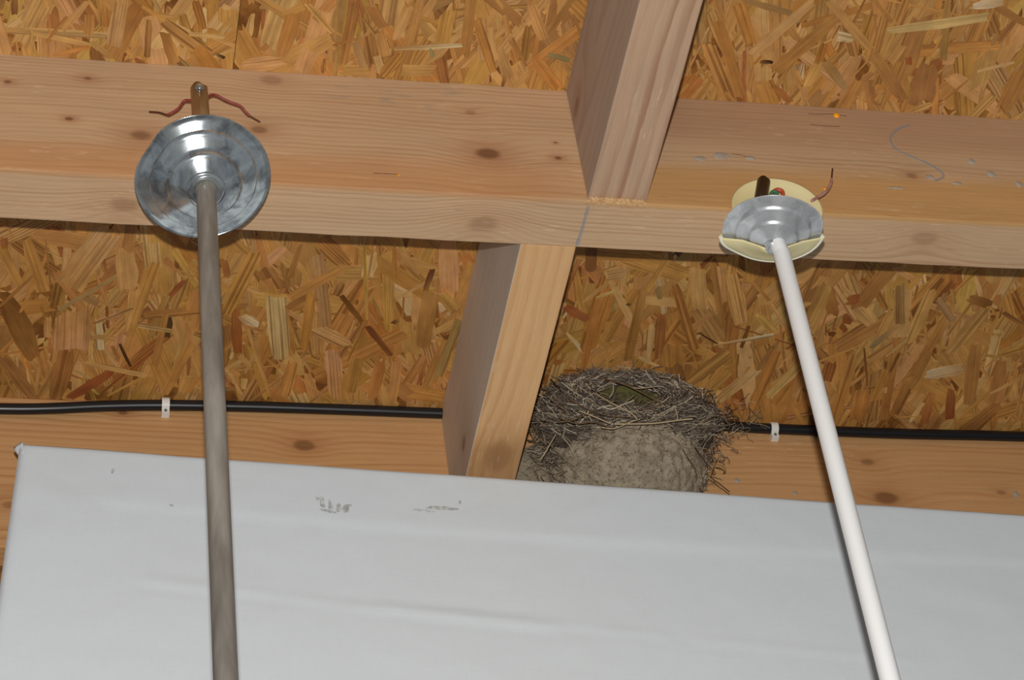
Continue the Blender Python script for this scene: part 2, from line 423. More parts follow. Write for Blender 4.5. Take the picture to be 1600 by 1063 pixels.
STRANDS = """23 -5 22 23 12 d;105 25 73 64 5 b;137 0 98 47 12 t;140 22 138 54 19 b;165 10 166 40 10 o;190 0 178 70 26 m;233 30 230 88 12 b;258 50 272 98 18 o;295 52 349 58 8 p
305 0 318 44 14 o;51 51 142 70 8 p;146 66 170 86 9 q;85 85 140 73 7 o;336 83 351 90 5 k;374 104 442 96 24 m;614 76 722 70 8 w;556 66 568 105 14 q;520 70 556 60 4 r
673 76 676 89 7 e;855 84 891 94 8 e;796 63 819 95 5 b;789 118 785 134 6 d;836 92 871 137 22 o;598 118 624 86 18 g;507 92 504 113 8 r;1163 0 1236 20 10 q;1121 32 1159 150 20 o
1153 4 1175 69 22 o;1272 0 1171 85 18 m;1305 28 1212 109 22 b;1187 95 1208 97 6 k;1208 133 1236 160 10 r;1309 55 1333 60 16 w;1293 0 1361 77 16 t;1351 0 1309 81 4 b
1390 48 1543 26 15 p;1365 85 1414 158 22 b;1450 100 1438 160 40 b;1527 111 1584 97 5 p;1422 174 1454 162 9 p;1519 8 1568 2 14 w;1289 97 1321 137 16 q;1260 133 1280 97 16 t
1596 113 1568 170 30 b;170 360 105 448 45 m;157 390 164 424 9 d;187 428 92 484 7 q;52 430 0 478 6 b;71 374 82 473 3 d;288 438 266 462 9 r;257 403 271 420 10 b;242 410 203 525 16 g
112 488 110 542 58 m;146 505 207 482 5 p;143 524 181 530 8 p;216 508 271 517 8 p;187 537 204 572 5 k;167 478 168 512 5 d;259 490 242 570 13 b;105 546 86 622 30 b;175 580 108 622 14 r
131 566 230 587 8 p;300 534 257 618 17 o;6 372 8 388 12 r;196 392 200 455 38 m;5 560 50 620 20 b;497 398 510 511 22 q;535 420 450 466 16 g;431 462 438 562 34 p;368 485 372 550 18 r
486 458 474 545 17 g;452 483 490 462 18 b;535 442 524 462 11 b;534 462 566 503 9 d;574 510 611 555 10 d;566 505 509 586 11 b;569 382 573 500 7 y;676 420 664 455 9 d;675 455 660 540 25 b
718 498 684 588 14 q;616 385 618 433 8 o;699 374 703 453 32 m;594 563 582 620 20 o;520 550 526 622 27 m;458 566 444 620 20 g;400 396 351 492 26 g;350 405 355 433 12 b;348 436 410 458 10 p
377 492 402 507 16 w;470 382 453 433 10 b;613 505 621 500 6 k;490 512 543 538 22 p;580 396 574 433 24 p;620 566 613 625 16 t;934 467 910 580 13 o;1005 451 981 562 15 b;1042 406 1010 454 10 g
1055 446 1086 546 16 o;1113 406 1129 512 11 b;1142 427 1158 506 26 t;1034 491 1028 562 16 r;1018 506 1013 564 10 p;1117 539 1210 522 4 w;1092 520 1123 538 3 k;1187 493 1210 517 16 y
1170 509 1158 543 6 d;1213 549 1173 643 16 o;1181 577 1123 625 17 p;1139 549 1076 598 20 t;1142 625 1160 658 30 o;1028 448 1031 467 10 e;886 480 918 500 16 r;947 430 975 425 20 m
1176 440 1202 470 6 b;930 465 960 455 5 p;979 474 985 477 5 k;1089 420 1094 485 30 t;1399 510 1361 543 9 e;1405 445 1406 505 20 q;1456 453 1421 535 20 t;1465 466 1489 502 13 q
1514 464 1546 477 15 d;1538 483 1484 551 22 t;1405 551 1391 581 5 d;1454 548 1421 608 11 b;1448 586 1503 575 18 w;1525 537 1514 630 22 b;1383 578 1364 625 9 g;1298 567 1290 595 20 r
1347 608 1339 657 28 o;1486 608 1484 655 15 r;1456 614 1443 663 14 r;1568 488 1598 507 8 b;1320 470 1345 465 14 r;1350 543 1355 603 4 d;1547 614 1593 592 5 p;1566 565 1552 630 22 b
1293 445 1263 505 22 t;1297 525 1303 518 10 d;460 20 440 88 24 o;640 10 618 60 18 m;700 20 690 64 26 g;745 30 770 110 16 o;830 8 850 60 20 t;480 5 520 50 12 t;580 10 600 44 16 b"""
for i, s in enumerate(STRANDS.replace('\n', ';').split(';')):
    a = s.split(); px0, py0, px1, py1, w = map(float, a[:5])
    p0, p1 = atZ(px0, py0, ZC), atZ(px1, py1, ZC); d = p1-p0; c = (p0+p1)/2
    ang = math.atan2(d.y, d.x)
    key = 'far' if c.y > 1.93 else ('near_a' if c.x < SEAM else 'near_b')
    # width as seen in the photograph, turned into the real width across the strand
    q = atZ((px0+px1)/2 - (py1-py0)/math.hypot(px1-px0, py1-py0)*w, (py0+py1)/2 + (px1-px0)/math.hypot(px1-px0, py1-py0)*w, ZC)-c
    W = abs(-math.sin(ang)*q.x+math.cos(ang)*q.y)
    x0, x1, y0, y1 = boards[key]
    poly = clip_poly(strand_poly((c.x, c.y), ang, d.length, W, rnd, .12), x0, x1, y0, YW if key == 'far' else y1)
    if poly:
        strands_mesh('wood_strand', [(poly, .0011+.0003*rnd.random(), jitter(PAL[a[5]], 6), rnd.uniform(.1, .9), rnd.random())], slabs[key], (c.x, c.y, ZC))

# ------------------------------------------------------------------ timbers
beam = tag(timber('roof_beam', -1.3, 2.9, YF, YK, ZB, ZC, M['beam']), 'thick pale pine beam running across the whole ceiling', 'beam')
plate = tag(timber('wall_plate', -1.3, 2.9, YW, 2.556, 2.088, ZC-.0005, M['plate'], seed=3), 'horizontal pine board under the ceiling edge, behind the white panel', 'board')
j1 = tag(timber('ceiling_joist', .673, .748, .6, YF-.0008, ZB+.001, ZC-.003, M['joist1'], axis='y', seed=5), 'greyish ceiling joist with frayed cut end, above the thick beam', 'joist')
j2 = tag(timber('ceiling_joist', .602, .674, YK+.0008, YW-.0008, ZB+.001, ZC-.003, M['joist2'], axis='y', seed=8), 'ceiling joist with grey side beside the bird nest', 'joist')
# frayed fibres on the cut end of the near joist
V = []; F = []
for i in range(220):
    x = rnd.uniform(.676, .745); p = Vector((x, YF-.0015-rnd.random()*.004, ZB+.002))
    d = Vector((rnd.gauss(0, .45), rnd.uniform(-.1, .35), -1)).normalized()*rnd.uniform(.004, .014)
    a, b = tube_data([p, p+d*.6, p+d+Vector((rnd.gauss(0, .002), 0, 0))], [.0007, .0005, .0002], 4, True, len(V)); V += a; F += b
tag(obj('frayed_fibres', V, F, M['splinter'], j1), kind='stuff')

# marks on the beam
def ribbon(name, pts, width, mat, parent, off):
    """a thin raised stroke along points, off = outward normal"""
    pts = smooth_path(pts, 5); V = []; F = []
    for i, p in enumerate(pts):
        d = (pts[min(i+1, len(pts)-1)]-pts[max(i-1, 0)]).normalized(); s = d.cross(off).normalized()
        w = width*(.6+.5*rnd.random())
        V += [p+s*w/2, p-s*w/2, p+s*w/2+off*.0016, p-s*w/2+off*.0016]
    for i in range(len(pts)-1):
        a, b = i*4, i*4+4
        F += [(a+2, a+3, b+3, b+2), (a, a+2, b+2, b), (a+1, b+1, b+3, a+3)]
    return obj(name, V, F, mat, parent)
NF = Vector((0, -1, 0)); NB = Vector((0, 0, -1))
ribbon('chalk_line', [KZ(x, y, ZB+.0005) for x, y in ((919, 322), (913, 345), (906, 368), (901, 383))], .0045, M['chalk'], beam, NB)
ribbon('chalk_line', [K(x, y, YF+.0005) for x, y in ((1422, 196), (1402, 203), (1391, 216), (1398, 232), (1420, 244), (1448, 256), (1468, 268), (1474, 277), (1460, 284))], .003, M['chalk'], beam, NF)
def blob(name, px, py, w, h, mat, parent, Y=YF, n=12):
    c = Vector(K(px, py, Y)); V = [c+NF*.0012]; F = []
    for ring, (rr, o) in enumerate(((.85, .0010), (1, .0002))):
        for k in range(n):
            a = 2*math.pi*k/n; q = (1+.35*mnoise.noise(Vector((math.cos(a)*1.3+px, math.sin(a)*1.3+py, 0))))*rr
            V.append(c+Vector((math.cos(a)*w*q*.0004, 0, math.sin(a)*h*q*.0005))+NF*o)
    for k in range(n):
        k2 = (k+1) % n; F += [(0, 1+k, 1+k2), (1+k, 1+n+k, 1+n+k2, 1+k2)]
    return obj(name, V, F, mat, parent, smooth=True)
for px, py, w, h in ((1128, 244, 30, 14), (1094, 248, 22, 10), (1172, 247, 18, 8), (1548, 272, 16, 12), (1518, 253, 12, 12), (1592, 288, 12, 12), (1496, 287, 20, 7), (1400, 294, 34, 5), (1452, 277, 18, 9)):
    blob('mortar_smear', px, py, w, h, M['glue'], beam)
for px, py, w, h in ((1152, 752, 12, 10), (1242, 771, 14, 8), (1588, 773, 12, 14)):
    blob('mortar_smear', px, py, w, h, M['glue'], plate, YW)
M['crack'] = plain('dark_crack', (96, 58, 34), .9)
for P in (((1262, 179), (1280, 180), (1300, 180), (1322, 183)), ((1266, 196), (1290, 198), (1312, 199)), ((583, 272), (605, 273), (622, 274)), ((1142, 242), (1158, 244), (1170, 247))):
    ribbon('crack', [K(x, y, YF+.0012) for x, y in P], .0010, M['crack'], beam, NF)
def bead(px, py, r, parent):
    c = Vector(K(px, py, YF)); bm = bmesh.new(); bmesh.ops.create_uvsphere(bm, u_segments=14, v_segments=9, radius=r)
    V = [c+Vector((q.co.x, q.co.y*.6-.0005, q.co.z)) for q in bm.verts]; F = [tuple(w.index for w in fc.verts) for fc in bm.faces]; bm.free()
    return obj('resin_drop', V, F, M['resin'], parent, smooth=True)
for px, py, r in ((1307, 181, .0045), (1289, 296, .0024), (623, 274, .0013)): tag(bead(px, py, r, beam), 'amber resin drop, flash glint painted in as bright orange')

# ------------------------------------------------------------------ cable and clips
def cable_pts():
    L = [(-1.2, 2.334), (-.4, 2.334), (-.2, 2.334), (-.038, 2.335), (.033, 2.339), (.105, 2.347), (.192, 2.353), (.326, 2.3565), (.478, 2.3570), (.58, 2.3565), (.64, 2.3565), (.7, 2.356), (.9, 2.354), (1.046, 2.351), (1.106, 2.349), (1.312, 2.348), (1.524, 2.351), (2.0, 2.352), (2.8, 2.35)]
    return smooth_path([(x, YW-.0086, z) for x, z in L], 6)
tag(tube('electric_cable', cable_pts(), .0082, M['cable'], n=14), 'black round cable clipped along the top of the pine board', 'cable')
def cable_clip(px, z, label):
    x = atY(px, 640, YW).x; e = tag(empty('cable_clip', (x, YW, z)), label, 'cable clip', 'white cable clips')
    V = []; F = []; n = 10; yc = YW-.0086
    for s in (-.0055, .0055):
        for rr in (.0083, .0102):
            for k in range(n+1):
                a = math.pi*(-.5) - math.pi*k/n
                V.append((x+s, yc+rr*math.cos(a), z+rr*math.sin(a)))
            V.append((x+s, YW, z+(rr if rr else 0)))
    m = n+2
    for i in range(m-1):
        F += [(i, i+1, m+i+1, m+i), (2*m+i, 3*m+i, 3*m+i+1, 2*m+i+1), (m+i, m+i+1, 3*m+i+1, 3*m+i), (i, 2*m+i, 2*m+i+1, i+1)]
    obj('clip_band', V, F, M['clip'], e, smooth=False)
    v, f = box(x-.0055, x+.0055, YW-.010, YW, z-.0185, z-.0085); obj('nail_block', v, f, M['clip'], e)
    tube('nail', [(x, YW-.0115, z-.0135), (x, YW-.0095, z-.0135)], .0022, M['nail'], e, 10)
    return e
cable_clip(258, 2.3548, 'white clip on the cable left of the grey pole')
cable_clip(1197, 2.3490, 'white clip on the cable right of the bird nest')

# ------------------------------------------------------------------ white panel
def cloth_material():
    m, nt, b = material('white_canvas', .8, spec=.2)
    x, y, z = position(nt)
    weave = noise(nt, vec(nt, x*700, y, z*60), 1, 2)*.5 + noise(nt, vec(nt, x*60, y, z*700), 1, 2)*.5
    soil = noise(nt, vec(nt, x*5, y, z*7), 1, 4, .6).step(.52, .8)*z.step(1.98, 2.09)
    col = mix(nt, soil*.22, srgb(222, 229, 233), srgb(202, 198, 184))
    col = mix(nt, 1.0, col, gray(nt, .94+weave*.1), 'MULTIPLY')
    nt.links.new(col, b.inputs['Base Color']); bump(nt, b, weave, .25, .0006); return m
M['cloth'] = cloth_material()
M['frame'] = plain('frame_wood', (196, 156, 108), .7, col2=(170, 126, 80), scale=20, stretch=(1, 1, .1))
YP = 2.36
pan = tag(empty('canvas_panel', (.9, YP+.02, .85)), 'big white canvas-covered panel with finger smudges, below the nest', 'panel')
TL = atY(31, 693, YP); TR1 = atY(1600, 804, YP)
topdir = (TR1-TL).normalized(); BL = atY(-12, 1000, YP); ldir = (BL-TL).normalized()
WID, HEI = 2.0, 1.28
def seg_d(p, a, b):
    ax, ay = a; bx, by = b; dx, dy = bx-ax, by-ay; t = max(0, min(1, ((p[0]-ax)*dx+(p[1]-ay)*dy)/(dx*dx+dy*dy)))
    return (p[0]-ax-t*dx)*dy/math.hypot(dx, dy)-(p[1]-ay-t*dy)*dx/math.hypot(dx, dy), math.hypot(p[0]-ax-t*dx, p[1]-ay-t*dy)
def uvp(px, py):
    q = atY(px, py, YP)-TL
    # solve q = u*topdir + v*ldir
    det = topdir.x*ldir.z-topdir.z*ldir.x
    return ((q.x*ldir.z-q.z*ldir.x)/det, (topdir.x*q.z-topdir.z*q.x)/det)
CR = [(uvp(*a), uvp(*b), w, h) for a, b, w, h in (((235, 912), (860, 985), .010, .0032), ((600, 950), (1040, 998), .007, .0022), ((1090, 1004), (1420, 1035), .008, .0020), ((380, 935), (820, 962), .012, -.0015), ((1380, 880), (1560, 960), .03, .0015), ((900, 850), (1250, 878), .03, .0012))]
def sstep(t): t = max(0, min(1, t)); return t*t*(3-2*t)
def cloth_h(u, v):
    """how far the cloth stands out from the panel plane"""
    band_v = .083+.012*math.sin(u*2.3); band_u = .10
    d = .0018*(1-sstep((v-band_v)/.022)) if u > .02 else .0018
    d = max(d, .0018*(1-sstep((u-band_u)/.03)))
    d += .0010*mnoise.noise(Vector((u*6, v*9, 0))) + .0005*mnoise.noise(Vector((u*22, v*30, 3)))
    for a, b, w, h in CR:
        s, dist = seg_d((u, v), a, b); d += .6*h*math.exp(-(dist/w)**2)*math.tanh(s/w*1.2+.5)
    return d
NU, NV = 260, 170; V = []; F = []
for j in range(NV+1):
    for i in range(NU+1):
        u = WID*i/NU; v_ = HEI*(j/NV)**1.15
        wob = .0012*math.sin(u*9+1)+.0016*mnoise.noise(Vector((u*5, 7, 0)))
        e = max(0, 1-min(u, v_)/.006); rnd_edge = .005*e*e
        p = TL+topdir*u+ldir*v_
        if j == 0: p.z += wob
        V.append((p.x, YP-cloth_h(u, v_)+rnd_edge, p.z))
for j in range(NV):
    for i in range(NU):
        a = j*(NU+1)+i; F.append((a, a+1, a+NU+2, a+NU+1))
# turn the cloth back over the edges
rim = [i for i in range(NU+1)]+[j*(NU+1)+NU for j in range(1, NV+1)]+[NV*(NU+1)+i for i in range(NU-1, -1, -1)]+[j*(NU+1) for j in range(NV-1, 0, -1)]
b0 = len(V)
for i in rim: V.append((V[i][0], YP+.024, V[i][2]))
for k in range(len(rim)):
    k2 = (k+1) % len(rim); F.append((rim[k2], rim[k], b0+k, b0+k2))
obj('canvas', V, F, M['cloth'], pan, smooth=True)
def bar(u0, u1, v0, v1):
    P = [TL+topdir*u+ldir*v_ for u, v_ in ((u0, v0), (u1, v0), (u1, v1), (u0, v1))]
    V = [(p.x, y, p.z) for y in (YP+.0045, YP+.0225) for p in P]
    return obj('frame_bar', V, [(0, 1, 2, 3), (7, 6, 5, 4), (0, 4, 5, 1), (1, 5, 6, 2), (2, 6, 7, 3), (3, 7, 4, 0)], M['frame'], pan)
bar(.003, WID-.003, .006, .07); bar(.003, WID-.003, HEI-.07, HEI-.004); bar(.003, .08, .072, HEI-.072); bar(WID-.08, WID-.003, .072, HEI-.072)
for u in (.35, 1.55):
    p = TL+topdir*u+ldir*(HEI-.05); v, f = box(p.x-.03, p.x+.03, YP+.0225, 2.556, p.z-.02, p.z+.02); obj('wall_cleat', v, f, M['frame'], pan)
# loose flap of cloth at the top left corner
c = TL; V = []; F = []
for j in range(6):
    for i in range(5):
        t, s = j/5, i/4
        V.append((c.x+.004-.012*s*(1-t**1.5), YP-.002+.010*s, c.z+.001-.020*t-.002*s+.0015*math.sin(s*3)))
for j in range(5):
    for i in range(4): a = j*5+i; F.append((a, a+1, a+6, a+5))
o = obj('corner_fold', V, F, M['cloth'], pan, smooth=True); md = o.modifiers.new('thick', 'SOLIDIFY'); md.thickness = .0008
# smudges of soil
def smudge_material():
    m, nt, b = material('soil_smudge', .9, color=srgb(150, 140, 116))
    x, y, z = position(nt)
    n = noise(nt, vec(nt, x*110, y*0, z*70), 1, 3, .7).step(.30, .8)
    nt.links.new((n*.62).k, b.inputs['Alpha']); return m
M['smudge'] = smudge_material()
def smudge(px, py, w, h, ang=0):
    u0, v0 = uvp(px, py); V = []; F = []; n = 14; rings = (0, .55, 1)
    for rr in rings[1:]:
        for k in range(n):
            a = 2*math.pi*k/n; q = rr*(1+.4*mnoise.noise(Vector((math.cos(a)*1.5+px, math.sin(a)*1.5, py))))
            dx, dy = math.cos(a)*w*q*.00042, math.sin(a)*h*q*.00042
            u, v_ = u0+dx*math.cos(ang)-dy*math.sin(ang), v0+dx*math.sin(ang)+dy*math.cos(ang)
            p = TL+topdir*u+ldir*v_; V.append((p.x, YP-cloth_h(u, v_)-.0008, p.z))
    p = TL+topdir*u0+ldir*v0; V.append((p.x, YP-cloth_h(u0, v0)-.0008, p.z)); c = len(V)-1
    for k in range(n):
        k2 = (k+1) % n; F += [(c, k, k2), (k, n+k, n+k2, k2)]
    obj('smudge', V, F, M['smudge'], pan)
for s in ((503, 787, 9, 26, -.15), (516, 793, 8, 24, -.1), (528, 796, 8, 22, .05), (539, 798, 10, 18, .1), (494, 782, 8, 8, 0), (512, 801, 26, 6, .2), (545, 792, 10, 6, 0), (268, 791, 7, 5, 0), (662, 800, 34, 6, .05), (718, 787, 4, 9, 0), (176, 738, 5, 12, .1), (690, 796, 50, 9, 0)):
    smudge(*s)

# ------------------------------------------------------------------ bird nest
rn = random.Random(23)
def mud_material():
    m, nt, b = material('dried_mud', .95, spec=.15)
    x, y, z = position(nt); v = vec(nt, x, y, z)
    n1 = noise(nt, v, 60, 4, .6); n2 = noise(nt, v, 260, 4, .65)
    col = mix(nt, n1.step(.35, .68), srgb(172, 160, 138), srgb(144, 132, 112))
    n3 = noise(nt, v, 125, 3, .6)
    col = mix(nt, n3.step(.56, .66)*.6, col, srgb(104, 88, 70))
    col = mix(nt, n2.step(.55, .66)*.8, col, srgb(100, 84, 68))
    nt.links.new(col, b.inputs['Base Color']); bump(nt, b, n2 + n1*.5, .7, .003); return m
M['mud'] = mud_material()
def straw_material():
    m, nt, b = material('dry_grass', .75, spec=.3)
    ca = nt.nodes.new('ShaderNodeVertexColor'); ca.layer_name = 'tint'
    nt.links.new(ca.outputs[0], b.inputs['Base Color']); return m
M['straw'] = straw_material()
M['moss'] = plain('green_moss', (98, 96, 54), .95, col2=(62, 60, 36), scale=140, bmp=.8)
NC = Vector((.868, YW, 2.245))                      # centre of the mud cup on the face of the plate
nest = tag(empty('bird_nest', NC), 'mud and dry-grass bird nest stuck on the board beside the joist', 'bird nest')
RX, RY, RZ = .118, .118, .098
V = []; F = []; NA, NBn = 96, 60
ZT = .030                                            # rim height above the centre
def mud_pt(a, t):
    """a: 0..pi across the front, t: 0 bottom .. 1 rim"""
    zz = -RZ+(RZ+ZT)*t
    prof = math.sqrt(max(0, 1-(min(zz, .0)/RZ)**2)) if zz < 0 else 1-.05*(zz/ZT)
    p = Vector((NC.x+RX*prof*math.cos(a), NC.y-RY*prof*math.sin(a)**.85 if math.sin(a) > 0 else NC.y, NC.z+zz))
    d = Vector((math.cos(a), -math.sin(a), (zz/RZ)*.4)).normalized()
    dist, _ = mnoise.voronoi(p*62); lump = (.5-dist[0])*.006 + (dist[1]-dist[0])*.002
    return p + d*(lump + .003*mnoise.noise(p*25) + .0016*mnoise.noise(p*120))
for j in range(NBn+1):
    for i in range(NA+1):
        V.append(mud_pt(math.pi*i/NA, .02+.98*j/NBn))
for j in range(NBn):
    for i in range(NA):
        a = j*(NA+1)+i; F.append((a, a+1, a+NA+2, a+NA+1))
# top shelf that carries the grass, and the underside
tb = NBn*(NA+1); V.append((NC.x, NC.y-.03, NC.z+ZT-.01)); ct = len(V)-1
for i in range(NA): F.append((tb+i, tb+i+1, ct))
V.append((NC.x, NC.y-.01, NC.z-RZ)); cb = len(V)-1
for i in range(NA): F.append((i+1, i, cb))
obj('mud_cup', V, F, M['mud'], nest, NC, smooth=True)
# smear of mud on the plate beside the cup, towards the joist
V = []; F = []; n = 18; c = Vector((.735, YW, 2.235)); V.append(c+Vector((0, -.010, 0)))
for rr, o in ((.7, -.008), (1, .001)):
    for k in range(n):
        a = 2*math.pi*k/n; q = rr*(1+.25*mnoise.noise(Vector((math.cos(a), math.sin(a), 4))))
        V.append(c+Vector((.055*q*math.cos(a), o, .075*q*math.sin(a))))
for k in range(n):
    k2 = (k+1) % n; F += [(0, 1+k, 1+k2), (1+k, 1+n+k, 1+n+k2, 1+k2)]
obj('mud_smear', V, F, M['mud'], nest, smooth=True)
# mud pellets
PM = []
for s in range(5):
    bm = bmesh.new(); bmesh.ops.create_icosphere(bm, subdivisions=1, radius=1)
    for w in bm.verts: w.co *= 1+.3*mnoise.noise(w.co*1.4+Vector((s*5, 0, 0)))
    me = bpy.data.meshes.new('mud_pellet'); bm.to_mesh(me); bm.free(); me.materials.append(M['mud'])
    me.polygons.foreach_set('use_smooth', [True]*len(me.polygons)); PM.append(me)
for i in range(210):
    a = rn.uniform(.12, math.pi-.12); t = rn.uniform(.35, .98); p = mud_pt(a, t)
    d = Vector((math.cos(a), -math.sin(a), 0))
    o = bpy.data.objects.new('mud_pellet', rn.choice(PM)); s = rn.uniform(.003, .0056)
    o.scale = (s*1.25, s, s*.85); o.rotation_euler = (rn.uniform(-.5, .5), rn.uniform(-.5, .5), rn.uniform(0, 6))
    link(o, nest, p-d*s*.55)
# moss lining in the hollow, tipped towards the room
HC = atY(985, 624, 2.405)                            # middle of the hollow
HN = Vector((-.05, -.97, .22)).normalized()           # the way the hollow faces
HS = Vector((1, 0, 0)); HT = HN.cross(HS).normalized()
V = [HC-HN*.016]; F = []; n = 22
for ring, (rr, dp) in enumerate(((.35, -.015), (.7, -.010), (1, -.004))):
    for k in range(n):
        a = 2*math.pi*k/n; q = rr*(1+.15*mnoise.noise(Vector((math.cos(a)*2, math.sin(a)*2, ring))))
        V.append(HC+HS*math.cos(a)*.050*q+HT*math.sin(a)*.042*q+HN*(dp+.002*rn.uniform(-1, 1)))
for k in range(n):
    k2 = (k+1) % n; F += [(0, 1+k, 1+k2)]
    for r_ in range(2): b0 = 1+r_*n; F.append((b0+k, b0+n+k, b0+n+k2, b0+k2))
tag(obj('moss_lining', V, F, M['moss'], nest, smooth=True), 'dark green moss lining of the hollow')
# dry grass
TINTS = [(142, 126, 106), (114, 100, 86), (160, 144, 122), (84, 72, 62), (190, 174, 148), (212, 200, 176), (128, 120, 112), (100, 90, 84)]
def straws(name, paths, parent, loc, n=3):
    V = []; F = []; C = []
    for pts, rad, tint in paths:
        a, b = tube_data(pts, rad, n, False, len(V)); V += a; F += b; C += [srgb(*tint)]*len(a)
    o = obj(name, V, F, M['straw'], parent, loc, smooth=True)
    ca = o.data.color_attributes.new('tint', 'FLOAT_COLOR', 'POINT'); ca.data.foreach_set('color', [q for c in C for q in c]); return o
def bent(p, d, L, k=4, curl=.25):
    pts = [p]; d = d.normalized()
    for i in range(k):
        d = (d+Vector((rn.gauss(0, curl), rn.gauss(0, curl*.6), rn.gauss(0, curl)))).normalized(); q = pts[-1]+d*(L/k)
        q.y = min(q.y, YW-.002); q.z = min(q.z, ZC-.003); q.x = max(q.x, .6775); pts.append(q)
    return pts
paths = []
def wreath(a, rad, lift):
    """point on the grass wreath round the hollow"""
    rx, rz = .132, .092
    tx = math.cos(a)*(.036+(rx-.036)*rad); tz = math.sin(a)*(.030+(rz-.030)*rad)*(1 if math.sin(a) > 0 else .74)
    return HC+HS*tx+HT*tz+HN*lift
for i in range(3400):
    a = rn.uniform(0, 2*math.pi); rad = .20+.80*rn.random()**.8
    lift = .016*math.sin(math.pi*min(1, rad*.9+.1))-.028*rad*rad+rn.uniform(-.022, .006)
    p = wreath(a, rad, lift)
    if p.y > YW-.003 or p.z > ZC-.004: p.y = min(p.y, YW-.004); p.z = min(p.z, ZC-.005)
    tang = HS*(-math.sin(a)*1.5)+HT*(math.cos(a)*.55)
    d = tang.normalized()*rn.choice((1, -1))+Vector((rn.gauss(0, .45), rn.gauss(0, .3), rn.gauss(0, .45)))
    L = rn.uniform(.015, .06)*(.45+.55*rad); p = p-d.normalized()*L*.5
    p.x = max(p.x, .678); p.y = min(p.y, YW-.003); p.z = min(p.z, ZC-.004)
    paths.append((bent(p, d, L, 3, .22), rn.uniform(.0004, .0010), rn.choice(TINTS[:4]+TINTS[6:] if rn.random() < .82 else TINTS[4:6])))
# hanging tangle on the right and fringe on the left of the cup
for i in range(1150):
    s = rn.random()
    if i % 2: p = atY(1068+rn.gauss(0, 1)*34*(1-.4*s)+35*(1-s), 640+105*s+rn.uniform(-14, 14), YW-.055+.03*s+rn.uniform(-.02, .015)); cu = .65
    else: p = atY(852+rn.gauss(0, 16)+22*s, 640+105*s*s+rn.uniform(-12, 12), YW-.065+.04*s+rn.uniform(-.03, .02)); cu = .4
    p.z = min(p.z, ZC-.004); p.y = min(p.y, YW-.003); p.x = max(p.x, .678)
    paths.append((bent(p, Vector((rn.gauss(0, 1), rn.gauss(0, .3), rn.gauss(-.3, 1))), rn.uniform(.012, .042), 5, cu), rn.uniform(.0003, .0007), rn.choice(TINTS[:5])))
tag(straws('dry_grass', paths, nest, HC), kind='stuff')
# the felted core under the grass so that no gap shows
V = []; F = []; n = 40
prof = [(0, .012), (.25, .020), (.55, .014), (.85, -.006), (1.02, -.036)]
for rad, lf in prof:
    for k in range(n):
        a = 2*math.pi*k/n; q = wreath(a, rad, lf-.024+.006*mnoise.noise(Vector((math.cos(a)*4, math.sin(a)*4, rad*5))))
        q.y = min(q.y, YW-.001); q.z = min(q.z, ZC-.006); q.x = max(q.x, .677); V.append(q)
for i in range(len(prof)-1):
    for k in range(n):
        k2 = (k+1) % n; F.append((i*n+k, i*n+k2, (i+1)*n+k2, (i+1)*n+k))
M['felt'] = plain('matted_grass', (84, 72, 58), .95, col2=(48, 40, 32), scale=160, bmp=.9, stretch=(.4, 1, 1))
obj('matted_core', V, F, M['felt'], nest, smooth=True)
STEMS = """875 585 935 590 985 605 1035 632 b .0016;960 663 1020 662 1060 657 1082 655 p .0020;905 642 930 652 953 662 953 662 p .0016;848 614 870 632 884 642 884 642 q .0014
860 592 868 602 879 613 879 613 d .0012;958 600 958 612 952 622 952 622 w .0015;990 626 970 634 955 640 940 635 w .0014;965 578 990 582 1019 578 1019 578 q .0012;985 605 1000 607 1030 604 1038 606 p .0012
1045 590 1055 598 1062 608 1062 608 w .0018;1085 622 1092 622 1096 621 1096 621 b .0012;1055 640 1058 648 1059 656 1059 656 p .0014;915 600 920 605 922 608 922 608 w .0022;1108 744 1118 752 1125 757 1140 769 k .0013
1085 698 1100 718 1110 730 1116 738 d .0011;1110 742 1113 732 1118 718 1120 714 y .0012;845 718 855 702 865 685 868 680 p .0013;872 652 900 662 930 660 950 668 b .0014;940 668 960 670 985 660 1000 655 p .0013
1092 760 1096 765 1100 768 1100 768 r .0010;1118 725 1128 728 1133 733 1130 735 y .0020;1100 660 1115 650 1130 652 1138 662 q .0010;1030 580 1040 575 1045 572 1045 572 q .0010;960 575 970 566 980 560 980 560 q .0009
930 615 955 630 985 645 995 655 p .0015;890 625 920 640 950 650 985 652 b .0012;1000 640 1025 635 1050 622 1060 618 q .0013;845 655 870 660 900 655 930 640 b .0013;880 600 900 622 905 640 915 655 q .0010;1066 700 1075 715 1085 730 1090 745 b .0009"""
for s in STEMS.replace('\n', ';').split(';'):
    a = s.split(); P = [(float(a[i]), float(a[i+1])) for i in (0, 2, 4, 6)]
    pts = []
    for x, y in P:
        Yd = 2.366+max(0, (628-y))*.0007 + max(0, y-700)*.0006 + abs(x-985)*.00012
        p = atY(x, y, Yd); p.x = max(p.x, .679); p.z = min(p.z, ZC-.003); pts.append(p)
    pts = [p for i, p in enumerate(pts) if i == 0 or (p-pts[i-1]).length > 1e-4]
    col = {'p': (196, 176, 140), 'q': (130, 112, 90), 'b': (118, 92, 68), 'd': (60, 48, 40), 'k': (52, 44, 34), 'w': (206, 196, 174), 'y': (158, 132, 80), 'r': (134, 90, 66)}[a[8]]
    straws('straw', [(smooth_path(pts, 3), float(a[9])*.62, col)], nest, pts[0], 5)

